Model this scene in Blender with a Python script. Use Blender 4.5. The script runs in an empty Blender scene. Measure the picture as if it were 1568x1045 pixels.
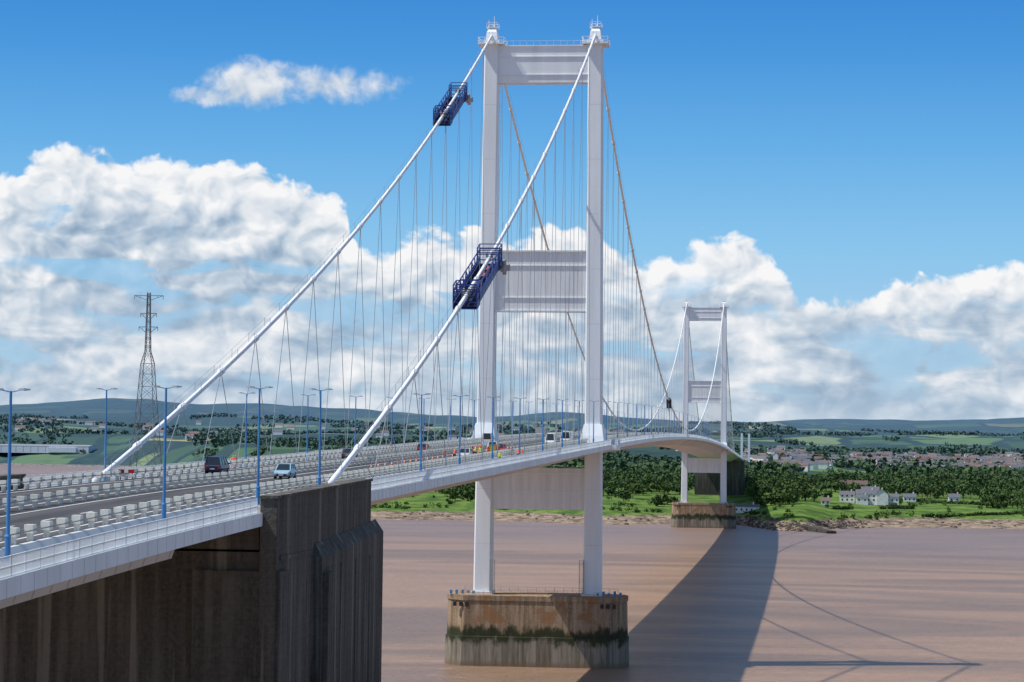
import bpy, math, random
import numpy as np
from mathutils import Vector, Matrix, noise as mn
random.seed(7); rng=np.random.default_rng(7)
scene=bpy.context.scene
R=math.radians
EYE=46.6
BX=-55.4      # bridge centreline X
TN=538.5; TF=TN+988.0; AN=231.0; AF=TF+307.5
# ------------------------------------------------------------ shader helpers
class NT:
    def __init__(s,tree): s.t=tree; s.n=tree.nodes; s.l=tree.links
    def new(s,typ,**kw):
        n=s.n.new(typ)
        for k,v in kw.items(): setattr(n,k,v)
        return n
    def put(s,sock,v):
        if v is None: return
        if isinstance(v,bpy.types.NodeSocket): s.l.new(v,sock)
        else:
            if isinstance(v,(tuple,list)) and len(v)==3 and sock.type=='RGBA': v=(*v,1)
            sock.default_value=v
    def m(s,op,a,b=None,c=None,clamp=False):
        n=s.new('ShaderNodeMath',operation=op,use_clamp=clamp)
        for i,v in enumerate((a,b,c)): 
            if v is not None: s.put(n.inputs[i],v)
        return n.outputs[0]
    def comb(s,x,y,z=0.0):
        n=s.new('ShaderNodeCombineXYZ')
        s.put(n.inputs[0],x);s.put(n.inputs[1],y);s.put(n.inputs[2],z); return n.outputs[0]
    def sep(s,v):
        n=s.new('ShaderNodeSeparateXYZ'); s.l.new(v,n.inputs[0]); return n.outputs
    def noise(s,vec,scale=1,detail=4,rough=.5,dist=0,color=False,dim='3D'):
        n=s.new('ShaderNodeTexNoise',noise_dimensions=dim); s.put(n.inputs['Vector'],vec)
        n.inputs['Scale'].default_value=scale;n.inputs['Detail'].default_value=detail
        n.inputs['Roughness'].default_value=rough;n.inputs['Distortion'].default_value=dist
        return n.outputs['Color'] if color else n.outputs['Fac']
    def ss(s,v,a,b,lo=0.0,hi=1.0,t='SMOOTHSTEP'):
        n=s.new('ShaderNodeMapRange',interpolation_type=t)
        s.put(n.inputs[0],v);s.put(n.inputs[1],a);s.put(n.inputs[2],b);s.put(n.inputs[3],lo);s.put(n.inputs[4],hi)
        return n.outputs[0]
    def mix(s,f,a,b,blend='MIX'):
        n=s.new('ShaderNodeMix',data_type='RGBA',blend_type=blend)
        s.put(n.inputs[0],f);s.put(n.inputs[6],a);s.put(n.inputs[7],b); return n.outputs[2]
    def ramp(s,f,stops,interp='LINEAR'):
        n=s.new('ShaderNodeValToRGB'); s.put(n.inputs[0],f); cr=n.color_ramp; cr.interpolation=interp
        while len(cr.elements)>1: cr.elements.remove(cr.elements[-1])
        cr.elements[0].position=stops[0][0]; cr.elements[0].color=(*stops[0][1],1)
        for p,c in stops[1:]:
            e=cr.elements.new(p); e.color=(*c,1)
        return n.outputs[0]
    def vmul(s,v,k):
        n=s.new('ShaderNodeVectorMath',operation='MULTIPLY'); s.put(n.inputs[0],v); n.inputs[1].default_value=k; return n.outputs[0]
def newmat(name):
    m=bpy.data.materials.new(name); m.use_nodes=True
    nt=NT(m.node_tree); b=m.node_tree.nodes['Principled BSDF']
    pos=nt.new('ShaderNodeNewGeometry').outputs['Position']
    return m,nt,b,pos
def mat(name,base,rough=.6,spec=.3,var=.12,scale=.6,vs=(1,1,1),metal=0,bump=0,bscale=5):
    m,nt,b,pos=newmat(name)
    v=nt.vmul(pos,vs); f=nt.noise(v,scale,4,.6)
    f=nt.ss(f,.3,.7)
    c=nt.mix(f,tuple(x*(1-var) for x in base),tuple(min(1,x*(1+var)) for x in base))
    nt.l.new(c,b.inputs['Base Color']); b.inputs['Roughness'].default_value=rough
    b.inputs['Specular IOR Level'].default_value=spec; b.inputs['Metallic'].default_value=metal
    return m
# ------------------------------------------------------------ mesh builder
class MB:
    def __init__(s): s.v=[];s.f=[];s.mi=[]
    def add(s,vs,fs,m=0):
        o=len(s.v); s.v+= [tuple(p) for p in vs]
        for f in fs: s.f.append(tuple(i+o for i in f)); s.mi.append(m)
    def box(s,cx,cy,cz,sx,sy,sz,m=0):
        a,b,c=sx/2,sy/2,sz/2
        vs=[(cx+i*a,cy+j*b,cz+k*c) for k in(-1,1) for j in(-1,1) for i in(-1,1)]
        s.add(vs,[(0,2,3,1),(4,5,7,6),(0,1,5,4),(2,6,7,3),(0,4,6,2),(1,3,7,5)],m)
    def beam(s,p0,p1,w,h,m=0,side=None):
        p0=Vector(p0);p1=Vector(p1);t=(p1-p0)
        if t.length<1e-6:return
        t.normalize(); ref=Vector(side) if side else (Vector((1,0,0)) if abs(t.x)<.9 else Vector((0,1,0)))
        sd=(ref-t*ref.dot(t)).normalized(); up=t.cross(sd)
        vs=[]
        for p in(p0,p1):
            for a,b in((-1,-1),(1,-1),(1,1),(-1,1)): vs.append(p+sd*a*w/2+up*b*h/2)
        s.add(vs,[(0,1,2,3),(7,6,5,4),(0,4,5,1),(1,5,6,2),(2,6,7,3),(3,7,4,0)],m)
    def tube(s,p0,p1,r0,r1=None,n=6,m=0,cap=True):
        if r1 is None:r1=r0
        p0=Vector(p0);p1=Vector(p1);t=(p1-p0).normalized()
        ref=Vector((1,0,0)) if abs(t.x)<.9 else Vector((0,1,0))
        a=(ref-t*ref.dot(t)).normalized();b=t.cross(a);vs=[]
        for p,r in((p0,r0),(p1,r1)):
            for i in range(n):
                q=2*math.pi*i/n; vs.append(p+a*math.cos(q)*r+b*math.sin(q)*r)
        fs=[(i,(i+1)%n,n+(i+1)%n,n+i) for i in range(n)]
        if cap: fs+=[tuple(range(n))[::-1],tuple(range(n,2*n))]
        s.add(vs,fs,m)
    def path(s,pts,r,n=10,m=0):
        vs=[];k=len(pts)
        for j,p in enumerate(pts):
            p=Vector(p);t=(Vector(pts[min(j+1,k-1)])-Vector(pts[max(j-1,0)])).normalized()
            a=Vector((1,0,0));a=(a-t*a.dot(t)).normalized();b=t.cross(a)
            for i in range(n):
                q=2*math.pi*i/n;vs.append(p+a*math.cos(q)*r+b*math.sin(q)*r)
        fs=[(j*n+i,j*n+(i+1)%n,(j+1)*n+(i+1)%n,(j+1)*n+i) for j in range(k-1) for i in range(n)]
        s.add(vs,fs,m)
    def loft(s,rings,m=0,cap=True):
        n=len(rings[0]);vs=[p for r in rings for p in r]
        fs=[(j*n+i,j*n+(i+1)%n,(j+1)*n+(i+1)%n,(j+1)*n+i) for j in range(len(rings)-1) for i in range(n)]
        if cap: fs+=[tuple(range(n))[::-1],tuple(range((len(rings)-1)*n,len(rings)*n))]
        s.add(vs,fs,m)
    def obj(s,name,mats,parent=None,smooth=False,bevel=0,loc=None,rotz=0):
        me=bpy.data.meshes.new(name); me.from_pydata(s.v,[],s.f)
        for mm in mats: me.materials.append(mm)
        me.polygons.foreach_set('material_index',s.mi)
        if smooth: me.polygons.foreach_set('use_smooth',[True]*len(s.f))
        me.update(); me.validate()
        o=bpy.data.objects.new(name,me); scene.collection.objects.link(o)
        if parent:o.parent=parent
        if bevel:
            b=o.modifiers.new('b','BEVEL');b.width=bevel;b.segments=2
        if loc is not None:o.location=loc
        o.rotation_euler[2]=rotz
        return o
def empty(name,loc=(0,0,0)):
    e=bpy.data.objects.new(name,None);scene.collection.objects.link(e);e.location=loc;return e
def px(x,y,d):  # degrees (azimuth, elevation) used for the sky layout only
    return ((x-784)/66.23-6.54, (688+.0122*(x-784)-y)/66.23)
# ------------------------------------------------------------ materials
M_white=mat('white_bridge_paint',(.82,.86,.88),.45,.35,.07,.25,(1,1,.12))
M_panel=mat('beam_paint',(.80,.81,.80),.5,.3,.08,.35,(3,3,.2))
M_cable=mat('cable_paint',(.86,.87,.87),.5,.3,.06,1)
M_joint=mat('joint_grey',(.55,.56,.56),.7)
M_grey=mat('machinery_grey',(.40,.40,.39),.7)
M_hang=mat('hanger_steel',(.34,.38,.42),.5)
M_box=mat('box_girder_paint',(.66,.66,.64),.5,.3,.08,.1,(1,.3,1))
M_road=mat('asphalt',(.078,.077,.08),.85,.2,.3,.25,(3,.12,1))
M_foot=mat('footway_surface',(.27,.27,.26),.85,.2,.15,.4)
M_line=mat('road_marking',(.75,.75,.72),.6)
M_bar=mat('barrier_post',(.84,.81,.70),.7,.2,.10,1)
M_rail=mat('barrier_rail',(.30,.30,.30),.5)
M_blue=mat('lamp_post_blue',(.07,.24,.52),.45)
M_lamp=mat('lamp_head',(.5,.55,.6),.4)
M_navy=mat('gantry_blue',(.02,.045,.22),.45,.4,.25,1.2)
M_gdk=mat('gantry_deck_dark',(.02,.025,.05),.8)
M_dark=mat('dark_metal',(.03,.03,.035),.6)
M_steel=mat('galvanised_lattice',(.16,.18,.20),.6)
def concrete(name,base,bands=False):
    m,nt,b,pos=newmat(name); x,y,z=nt.sep(pos)
    st=nt.noise(nt.vmul(pos,(1.1,1.1,.06)),1,5,.65); bl=nt.noise(pos,.22,4,.6); fine=nt.noise(pos,3,3,.7)
    c=nt.mix(nt.ss(st,.38,.66),tuple(v*.36 for v in base),base)
    c=nt.mix(nt.ss(bl,.4,.62,0,.6),c,tuple(v*.55 for v in base))
    c=nt.mix(nt.ss(fine,.3,.7,0,.35),c,tuple(min(1,v*1.35) for v in base))
    fr=nt.m('FRACT',nt.m('DIVIDE',z,1.05)); j=nt.ss(fr,.0,.06,.45,0)
    c=nt.mix(j,c,tuple(v*.32 for v in base))
    if bands:
        wob=nt.m('ADD',z,nt.m('MULTIPLY',nt.m('SUBTRACT',nt.noise(nt.vmul(pos,(.5,.5,.25)),1,5,.7),.5),6.5))
        low=nt.mix(nt.ss(st,.35,.65),(.14,.12,.085),(.32,.28,.22))
        c=nt.mix(nt.ss(wob,7.4,6.6),c,low)
        rust=nt.m('MULTIPLY',nt.ss(bl,.52,.6),nt.ss(z,8,10));c=nt.mix(nt.m('MULTIPLY',rust,.6),c,(.30,.13,.05))
        alg=nt.m('MULTIPLY',nt.ss(wob,4.4,6.2),nt.ss(wob,8.9,7.4))
        c=nt.mix(nt.m('MULTIPLY',alg,.93),c,(.028,.036,.016))
        c=nt.mix(nt.ss(z,1.6,.3,0,.7),c,(.20,.13,.08))
    else:
        lw=nt.ss(nt.noise(nt.vmul(pos,(.9,.9,.03)),1,3,.5),.58,.66,0,.5)
        c=nt.mix(lw,c,tuple(v*2.1 for v in base))
        # under-deck shade painted into the concrete colour, darker towards the bottom
        c=nt.mix(nt.ss(nt.m('ADD',z,nt.m('MULTIPLY',st,10)),38,26,0,.45),c,(.03,.026,.02))
    nt.l.new(c,b.inputs['Base Color']);b.inputs['Roughness'].default_value=.9;b.inputs['Specular IOR Level'].default_value=.15
    bn=nt.new('ShaderNodeBump');bn.inputs['Strength'].default_value=.5;bn.inputs['Distance'].default_value=.15
    nt.l.new(fine,bn.inputs['Height']);nt.l.new(bn.outputs[0],b.inputs['Normal'])
    return m
M_conc=concrete('weathered_concrete',(.145,.135,.115))
M_pier=concrete('tidal_pier_concrete',(.43,.31,.20),True)
# ------------------------------------------------------------ deck profile
def ze(y):
    if y<AN: t=AN-y; return 42.5-.015*t-.0001*t*t
    if y<TN: return 47.8-.0174*(TN-y)
    if y<=TF: s=(y-(TN+TF)/2)/494.; return 52.1-4.3*s*s
    return 47.8-.0174*(y-TF)
def sweep(mb,prof,ys,m=0,closed=True,zf=ze):
    n=len(prof);vs=[(BX+px_,y,zf(y)+pz) for y in ys for px_,pz in prof]
    k=n if closed else n-1
    fs=[(j*n+i,j*n+(i+1)%n,(j+1)*n+(i+1)%n,(j+1)*n+i) for j in range(len(ys)-1) for i in range(k)]
    if closed: fs+=[tuple(range(n)),tuple(range((len(ys)-1)*n,len(ys)*n))[::-1]]
    mb.add(vs,fs,m)
def fr(a,b,step):
    n=max(1,int(round((b-a)/step)));return [a+(b-a)*i/n for i in range(n+1)]
bridge=empty('suspension_bridge')
RD=.5
d=MB()
prof=[(-15.9,0),(-11.6,0),(-11.25,RD),(11.25,RD),(11.6,0),(15.9,0),(15.9,-.85),(15.6,-.85),(15.4,-.3),(12.1,-.9),(11.7,-1.3),(8.6,-3.0),(-8.6,-3.0),(-11.7,-1.3),(-12.1,-.9),(-15.4,-.3),(-15.6,-.85),(-15.9,-.85)]
sweep(d,prof,fr(224,AF+120,12),0)
for y in fr(240,AF-5,4.6):
    for s in(-1,1): d.add([(BX+s*15.5,y-.1,ze(y)-.35),(BX+s*12.1,y-.1,ze(y)-.35),(BX+s*12.1,y-.1,ze(y)-1.1),(BX+s*15.5,y+.1,ze(y)-.35),(BX+s*12.1,y+.1,ze(y)-.35),(BX+s*12.1,y+.1,ze(y)-1.1)],[(0,1,2),(5,4,3),(0,2,5,3)],0)
d.obj('deck_box_girder',[M_box],bridge)
f=MB()
for s in(-1,1): sweep(f,[(s*15.903,-.88),(s*15.98,-.88),(s*15.98,.12),(s*15.903,.12)],fr(60,181.8,6),0)
for s in(-1,1): sweep(f,[(s*15.903,-.88),(s*15.98,-.88),(s*15.98,.12),(s*15.903,.12)],fr(224.5,AF,10),0)
for y in fr(224.5,560,2.3)+fr(60,181,2.3):
    f.box(BX+16.0,y,ze(y)-.4,.04,.08,.9,0)
f.obj('edge_fascia',[M_white],bridge)
a=MB()
sweep(a,[(-15.9,0),(-11.6,0),(-11.25,RD),(11.25,RD),(11.6,0),(15.9,0),(15.9,-.85),(-15.9,-.85)],fr(60,224,6),0)
sweep(a,[(13.4,-.853),(12.9,-2.3),(-12.9,-2.3),(-13.4,-.853)],fr(60,167,6),1)
for y in fr(61,166,3.4):
    a.beam((BX+13.36,y,ze(y)-.95),(BX+12.94,y,ze(y)-2.25),.08,.08,1)
a.obj('approach_viaduct',[M_box,M_box],bridge)
r=MB()
sweep(r,[(-10.9,RD+.004),(10.9,RD+.004)],fr(60,AF+120,8),0,False)
sweep(r,[(11.62,.004),(15.85,.004)],fr(60,AF,8),1,False)
sweep(r,[(-15.85,.004),(-11.62,.004)],fr(60,AF,8),1,False)
for off in(-9.6,-1.5,1.5,9.6): sweep(r,[(off-.1,RD+.008),(off+.1,RD+.008)],fr(60,AF+100,8),2,False)
y=62
while y<AF:
    for off in(-5.55,5.55): sweep(r,[(off-.09,RD+.008),(off+.09,RD+.008)],[y,y+3],2,False)
    y+=9
r.obj('roadway',[M_road,M_foot,M_line],bridge)
# barriers
b=MB()
for off in(-10.75,0,10.75):
    for y in fr(62,AF,3.2):
        z=ze(y)+RD
        x=BX+off
        b.add([(x-.14,y-.2,z),(x+.14,y-.2,z),(x+.14,y+.2,z),(x-.14,y+.2,z),(x-.14,y-.24,z+.45),(x+.14,y-.24,z+.45),(x+.14,y+.24,z+.45),(x-.14,y+.24,z+.45)],[(3,2,1,0),(0,1,5,4),(1,2,6,5),(2,3,7,6),(3,0,4,7)],0)
        b.box(x,y,z+.71,.56,.66,.52,0)
    for sx in(-.30,.30):
        hz=.66
        sweep(b,[(off+sx-.02,RD+hz-.04),(off+sx+.02,RD+hz-.04),(off+sx+.02,RD+hz+.04),(off+sx-.02,RD+hz+.04)],fr(60,AF,12),1)
b.obj('crash_barriers',[M_bar,M_rail],bridge)
p=MB()
def rails(y0,y1,sp,both=True):
    for s in((-1,1) if both else(1,)):
        xo=s*15.75
        for hz in(.15,.62,1.15):
            sweep(p,[(xo-.035,hz-.035),(xo+.035,hz-.035),(xo+.035,hz+.035),(xo-.035,hz+.035)],fr(y0,y1,10),0)
        for y in fr(y0,y1,sp):
            p.box(BX+xo,y,ze(y)+.62,.03,.03,1.1,0)
        for y in fr(y0,y1,2.4):
            p.box(BX+xo,y,ze(y)+.6,.09,.09,1.2,0)
rails(60,181,.17);rails(224.5,420,.22);rails(420,700,.4);rails(700,AF,2.4)
p.obj('parapet_railing',[M_white],bridge)
# ------------------------------------------------------------ anchorage
a=MB()
def wedge(x0,x1,y0,y1,z0,t0,t1):
    vs=[(x0,y0,z0),(x1,y0,z0),(x1,y1,z0),(x0,y1,z0),(x0,y0,t0),(x1,y0,t0),(x1,y1,t1),(x0,y1,t1)]
    a.add(vs,[(3,2,1,0),(4,5,6,7),(0,1,5,4),(1,2,6,5),(2,3,7,6),(3,0,4,7)],0)
y0,y1=182.4,223.9
for s in(-1,1):
    xs=sorted((BX+s*15.7,BX+s*16.95));top0=ze(y0)+1.15;top1=ze(y1)+1.15
    wedge(xs[0],xs[1],y0,y1,20,top0,top1)
    vs=[(xs[0]-.12,y0-.12,top0+.002),(xs[1]+.12,y0-.12,top0+.002),(xs[1]+.12,y1+.12,top1+.002),(xs[0]-.12,y1+.12,top1+.002)]
    vs+=[(q[0],q[1],q[2]+.22) for q in vs]
    a.add(vs,[(3,2,1,0),(4,5,6,7),(0,1,5,4),(1,2,6,5),(2,3,7,6),(3,0,4,7)],0)
wedge(BX-16.8,BX+16.8,183,223.6,-2,ze(183)-2.9,ze(223)-1)
a.box(BX,200,ze(195)-2.0,31,34,2.0,0)
for s in(-1,1):
    a.loft([[(BX+s*16.9,196.5,-2),(BX+s*17.75,196.5,-2),(BX+s*17.75,226.2,-2),(BX+s*16.9,226.2,-2)],
            [(BX+s*16.9,196.5,37.7),(BX+s*17.75,196.5,37.7),(BX+s*17.75,226.2,38.9),(BX+s*16.9,226.2,38.9)],
            [(BX+s*16.96,197.3,38.8),(BX+s*17.0,197.3,38.8),(BX+s*17.0,226.2,40.0),(BX+s*16.96,226.2,40.0)]],0)
    a.box(BX+s*17.5,198.2,17.5,1.5,2.6,38,0)
    for yy in(205,212,219): a.box(BX+s*17.72,yy,17.5,.2,.5,39,0)
    a.box(BX+s*16.98,190,38.2,.14,12.5,.3,0)
    a.box(BX+s*17.0,184.2,18,.5,3.2,38.5,0)
a.box(BX+13.2,182.75,17.5,5.2,.5,39.5,0)
a.obj('anchorage_block',[M_conc],bridge)
a=MB()
a.box(BX,AF+15,18,36,34,44.5,0); a.box(BX,AF+75,20,10,3,38,0)
a.obj('far_anchorage_block',[M_conc],bridge)
# ------------------------------------------------------------ towers + piers
ZP=15.2;ZT=135.7
def tower(T,tag):
    m=MB()
    def hx(z): return 12.0-(z-ZP)/(ZT-ZP)*.6
    def hw(z): return 1.88-(z-ZP)/(ZT-ZP)*.3
    def hd(z): return 2.6-(z-ZP)/(ZT-ZP)*.5
    for s in(-1,1):
        rings=[]
        for z in(ZP,48,82,ZT):
            cx=BX+s*hx(z);w=hw(z);dd=hd(z);c=.28
            rings.append([(cx-w+c,T-dd,z),(cx+w-c,T-dd,z),(cx+w,T-dd+c,z),(cx+w,T+dd-c,z),(cx+w-c,T+dd,z),(cx-w+c,T+dd,z),(cx-w,T+dd-c,z),(cx-w,T-dd+c,z)])
        m.loft(rings,0)
        for z in range(26,134,12):
            cx=BX+s*hx(z);m.box(cx,T,z,2*hw(z)-.5,2*hd(z)+.015,.04,2)
            m.box(cx,T,z,2*hw(z)+.015,2*hd(z)-.5,.04,2)
        z=ze(T);cx=BX+s*hx(z)
        m.loft([[(cx-2.9,T-4.3,z+.02),(cx+2.6,T-4.3,z+.02),(cx+2.6,T+4.3,z+.02),(cx-2.9,T+4.3,z+.02)],
                [(cx-2.5,T-3.8,z+1.9),(cx+2.3,T-3.8,z+1.9),(cx+2.3,T+3.8,z+1.9),(cx-2.5,T+3.8,z+1.9)],
                [(cx-1.95,T-2.8,z+4.4),(cx+1.95,T-2.8,z+4.4),(cx+1.95,T+2.8,z+4.4),(cx-1.95,T+2.8,z+4.4)]],0)
        m.box(BX+s*12,T,ZP+.2,4.6,6.2,.6,1)
        cx=BX+s*11.4
        m.box(cx,T,ZT-.35,5.8,6.6,.25,0);m.box(cx,T,ZT+.25,3.5,4.8,.5,0)
        m.loft([[(cx-1.3,T-2.4,ZT+.5),(cx+1.3,T-2.4,ZT+.5),(cx+1.3,T+2.4,ZT+.5),(cx-1.3,T+2.4,ZT+.5)],
                [(cx-1.1,T-2.0,ZT+2.4),(cx+1.1,T-2.0,ZT+2.4),(cx+1.1,T+2.0,ZT+2.4),(cx-1.1,T+2.0,ZT+2.4)],
                [(cx-.6,T-1.0,ZT+3.4),(cx+.6,T-1.0,ZT+3.4),(cx+.6,T+1.0,ZT+3.4),(cx-.6,T+1.0,ZT+3.4)]],0)
        m.box(cx,T,ZT+3.5,2.6,3,.15,0)
        for ex in(-2.8,2.8,-1.4,1.4,0):
            for ey in(-3.2,3.2): m.box(cx+ex,T+ey,ZT+.35,.11,.11,1.5,0)
        for ey in(-3.2,3.2):
            for hz in(.4,1.05): m.box(cx,T+ey,ZT+hz,5.6,.1,.1,0)
        for ex in(-2.8,2.8):
            for hz in(.4,1.05): m.box(cx+ex,T,ZT+hz,.1,6.3,.1,0)
        for ex in(-1.2,0,1.2):
            for ey in(-1.4,1.4): m.box(cx+ex,T+ey,ZT+4.1,.1,.1,1.1,0)
        m.box(cx,T-1.4,ZT+4.6,2.5,.1,.1,0);m.box(cx,T+1.4,ZT+4.6,2.5,.1,.1,0)
        m.tube((cx+.3,T,ZT+3.5),(cx+.3,T,ZT+6.2),.1,.06,5,0);m.tube((cx-.9,T,ZT+3.5),(cx-.9,T,ZT+5.4),.07,.05,5,0)
        for e in(-1,1): m.beam((cx+e*2.7,T-2,ZT-.5),(cx+e*1.6,T-2,ZT-2.2),.15,.15,0)
        lx=BX+s*12-s*2.35
        for k in range(0,15): m.box(lx,T-2.7,ZP+.5+k*.5,.9,.9,.05,3)
        for ex in(-.42,.42):
            for ey in(-.42,.42): m.box(lx+ex,T-2.7+ey,ZP+3.8,.06,.06,7.4,3)
    def beamx(z0,z1,dp,lines,mt):
        w0=hx(z0)-hw(z0)+.05
        m.box(BX,T,(z0+z1)/2,2*w0,dp,z1-z0,mt)
        for zl in lines:
            m.box(BX,T,zl,2*w0-.1,dp+.4,.18,0)
    beamx(126.9,134.9,3.4,[128.6,132.6],0)
    m.box(BX,T,135.0,20,3.9,.24,0)
    beamx(76.8,89.8,3.2,[79.7,86.7],1)
    m.box(BX,T,89.9,20.2,4,.3,0);m.box(BX,T,76.8,20.2,3.8,.3,0)
    for k in range(1,7): m.box(BX-10+k*20/7,T,83.2,.05,3.22,6.6,2)
    beamx(33.6,42.6,3.6,[37.3,41.4],1)
    for k in range(1,5): m.box(BX-10+k*4,T,39.4,.05,3.62,3.7,2)
    for s in(-1,1):
        m.box(BX+s*15.9,T,ze(T)-.55,2.8,10,1.1,0)
        for k in range(11): m.box(BX+s*17.2,T-5+k,ze(T)+.6,.08,.08,1.2,0)
        for hz in(.3,.75,1.18): m.box(BX+s*17.2,T,ze(T)+hz,.08,10,.08,0)
    for k in range(14): m.box(BX-9.6+k*1.48,T-1.8,135.6,.05,.05,1.0,0)
    m.box(BX,T-1.8,136.1,19.4,.05,.05,0)
    m.obj(tag,[M_white,M_panel,M_joint,M_grey],bridge)
    q=MB()
    def ring(z,e):
        a_,b_=19.4+e,7.4+e;c1,c2=4.2,4.4
        return [(BX-a_+c1*.25,T-b_+c2*.55,z),(BX-a_+c1,T-b_,z),(BX+a_-c1,T-b_,z),(BX+a_-c1*.25,T-b_+c2*.55,z),(BX+a_,T-b_+c2+1,z),(BX+a_,T+b_-c2-1,z),(BX+a_-c1*.25,T+b_-c2*.55,z),(BX+a_-c1,T+b_,z),(BX-a_+c1,T+b_,z),(BX-a_+c1*.25,T+b_-c2*.55,z),(BX-a_,T+b_-c2-1,z),(BX-a_,T-b_+c2+1,z)]
    q.loft([ring(-3,.6),ring(6.3,.4),ring(6.4,.15),ring(14.0,0),ring(14.02,.18),ring(ZP-.1,.18)],0)
    for e in(-1,1):
        for k in range(3): q.box(BX+e*(17.2-k*1.3),T-7.3+.0,13.2,.7,.5,.9,1)
    q.obj(tag.replace('tower','pier'),[M_pier,M_dark],bridge)
    g=MB()
    for k in range(-17,18,2):
        for ey in(-7,7): g.box(BX+k,T+ey,ZP+.5,.07,.07,1.1,0)
    for ey in(-7,7):
        for hz in(.5,1.0): g.box(BX,T+ey,ZP+hz,34,.05,.05,0)
    for e in(-1,1):
        for k in range(5): g.box(BX+e*(13.5+k*1.2),T-4.5+random.uniform(-1,1),ZP+.45,.5,.5,random.uniform(.5,1.3),1)
    g.obj('pier_fence',[M_rail,M_blue],bridge)
tower(TN,'bridge_tower');tower(TF,'bridge_tower_far')
# ------------------------------------------------------------ cables
ZC=ZT+2.3
def cz(y):
    if y<TN:
        t=(y-AN)/(TN-AN);return 42.7+(ZC-42.7)*t-4*6.9*t*(1-t)
    if y<=TF:
        t=(y-TN)/988;return ZC-4*82.8*t*(1-t)
    t=(AF-y)/(AF-TF);return 42.7+(ZC-42.7)*t-4*6.9*t*(1-t)
c=MB();h=MB();hr=MB()
for s in(-1,1):
    x=BX+s*11.43
    c.path([(x,y,cz(y)) for y in fr(AN-6,TN,7)],.29)
    c.path([(x,y,cz(y)) for y in fr(TN,TF,9)],.28)
    c.path([(x,y,cz(y)) for y in fr(TF,AF,9)],.28)
    c.tube((x,AN-6,cz(AN-6)),(x,AN+2,cz(AN+2)),.5,.32,12)
    def run(ys_c,ys_d):
        for yc in ys_c:
            t=Vector((0,1,(cz(yc+1)-cz(yc-1))/2)).normalized();pc=Vector((x,yc,cz(yc)))
            c.tube(pc-t*.7,pc+t*.7,.39,.39,8)
            for yd in ys_d:
                if abs(yd-yc)<9.5 and cz(yc)-ze(yd)>2:
                    h.tube((x,yc,cz(yc)),(x,yd,ze(yd)+RD),.045,.045,4,0,False)
    k=18.3
    run([TN-k*(i+1)+2 for i in range(16)],[TN-k*(i+.5)+2 for i in range(16)])
    run([TN+k*i for i in range(1,54)],[TN+k*(i-.5) for i in range(1,55)])
    run([TF+k*(i+1) for i in range(15)],[TF+k*(i+.5) for i in range(16)])
    for e in(-.35,.35):
        hr.path([(x+e,y,cz(y)+1.15) for y in fr(AN+6,TN-3,9)],.018,4)
        hr.path([(x+e,y,cz(y)+1.25) for y in fr(TN+3,TF-3,12)],.018,4)
        for y in fr(AN+6,TN-3,9.15): hr.tube((x+e,y,cz(y)),(x+e,y,cz(y)+1.2),.025,.025,4)
c.obj('main_cables',[M_cable],bridge,smooth=True)
h.obj('hanger_cables',[M_hang],bridge);hr.obj('cable_hand_ropes',[M_hang],bridge)
# ------------------------------------------------------------ gantries
def gantry(s,y0,y1):
    g=MB();x=BX+s*11.43
    p0=Vector((x,y0,cz(y0)));p1=Vector((x,y1,cz(y1)));t=(p1-p0);L=t.length;t.normalize()
    sd=Vector((1,0,0));up=sd.cross(t).normalized()
    if up.z<0: up=-up
    def P(a,b_,c_): return p0+t*a+sd*b_+up*c_
    w,lo,hi=1.5,-1.25,1.1
    nb=9
    for i in range(nb+1):
        a_=L*i/nb
        for e in(-w,w): g.beam(P(a_,e,lo),P(a_,e,hi),.13,.13)
        g.beam(P(a_,-w,lo),P(a_,w,lo),.16,.16)
        if i in(0,1,2,nb,nb-1): g.beam(P(a_,-w,hi),P(a_,w,hi),.14,.14)
        if i<nb:
            b_=L*(i+1)/nb
            for e in(-w,w): g.beam(P(a_,e,lo if i%2 else hi),P(b_,e,hi if i%2 else lo),.1,.1)
    for e in(-w,w):
        for hz in(lo,lo+.9,hi,.0): g.beam(P(0,e,hz),P(L,e,hz),.14,.14)
        g.beam(P(0,e+.02,lo+.35),P(L,e+.02,lo+.35),.05,.75,side=(1,0,0))
    g.beam(P(0,0,lo),P(L,0,lo),2.9,.08,1,side=(1,0,0))
    for a0,a1 in((-.2,2.8),(L-2.8,L+.2)):
        c0=P(a0,0,0);c1=P(a1,0,0)
        for cc in(c0,c1):
            for e in(-1.6,1.6): g.beam(cc+Vector((e,0,-1.5)),cc+Vector((e,0,1.7)),.15,.15)
            for hz in(-1.5,-.6,.8,1.7): g.beam(cc+Vector((-1.6,0,hz)),cc+Vector((1.6,0,hz)),.13,.13)
        for e in(-1.6,1.6):
            for hz in(-1.5,.8,1.7): g.beam(c0+Vector((e,0,hz)),c1+Vector((e,0,hz)),.13,.13)
            g.beam(c0+Vector((e,0,-1.1)),c1+Vector((e,0,-1.1)),.04,.9,side=(1,0,0))
        g.beam(c0+Vector((0,0,-1.5)),c1+Vector((0,0,-1.5)),3.1,.08,1,side=(1,0,0))
        g.beam(c0+Vector((-1.6,0,-1.5)),c0+Vector((1.6,0,.8)),.09,.09)
    for a_ in(1.4,L-1.4):
        for e in(-.34,.34): g.tube(P(a_,e-.12,.5),P(a_,e+.12,.5),.45,.45,12,2)
    g.beam(P(L-1.5,1.8,-1.6),P(L-.2,2.6,-1.6),.6,.9,2)
    g.tube(P(L-1,2.1,-2.5),P(L-1,2.1,-.4),.3,.3,10,2)
    g.obj('cable_maintenance_gantry',[M_navy,M_gdk,M_grey])
    return P
gP=gantry(1,328,355);gantry(-1,462,485)
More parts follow.
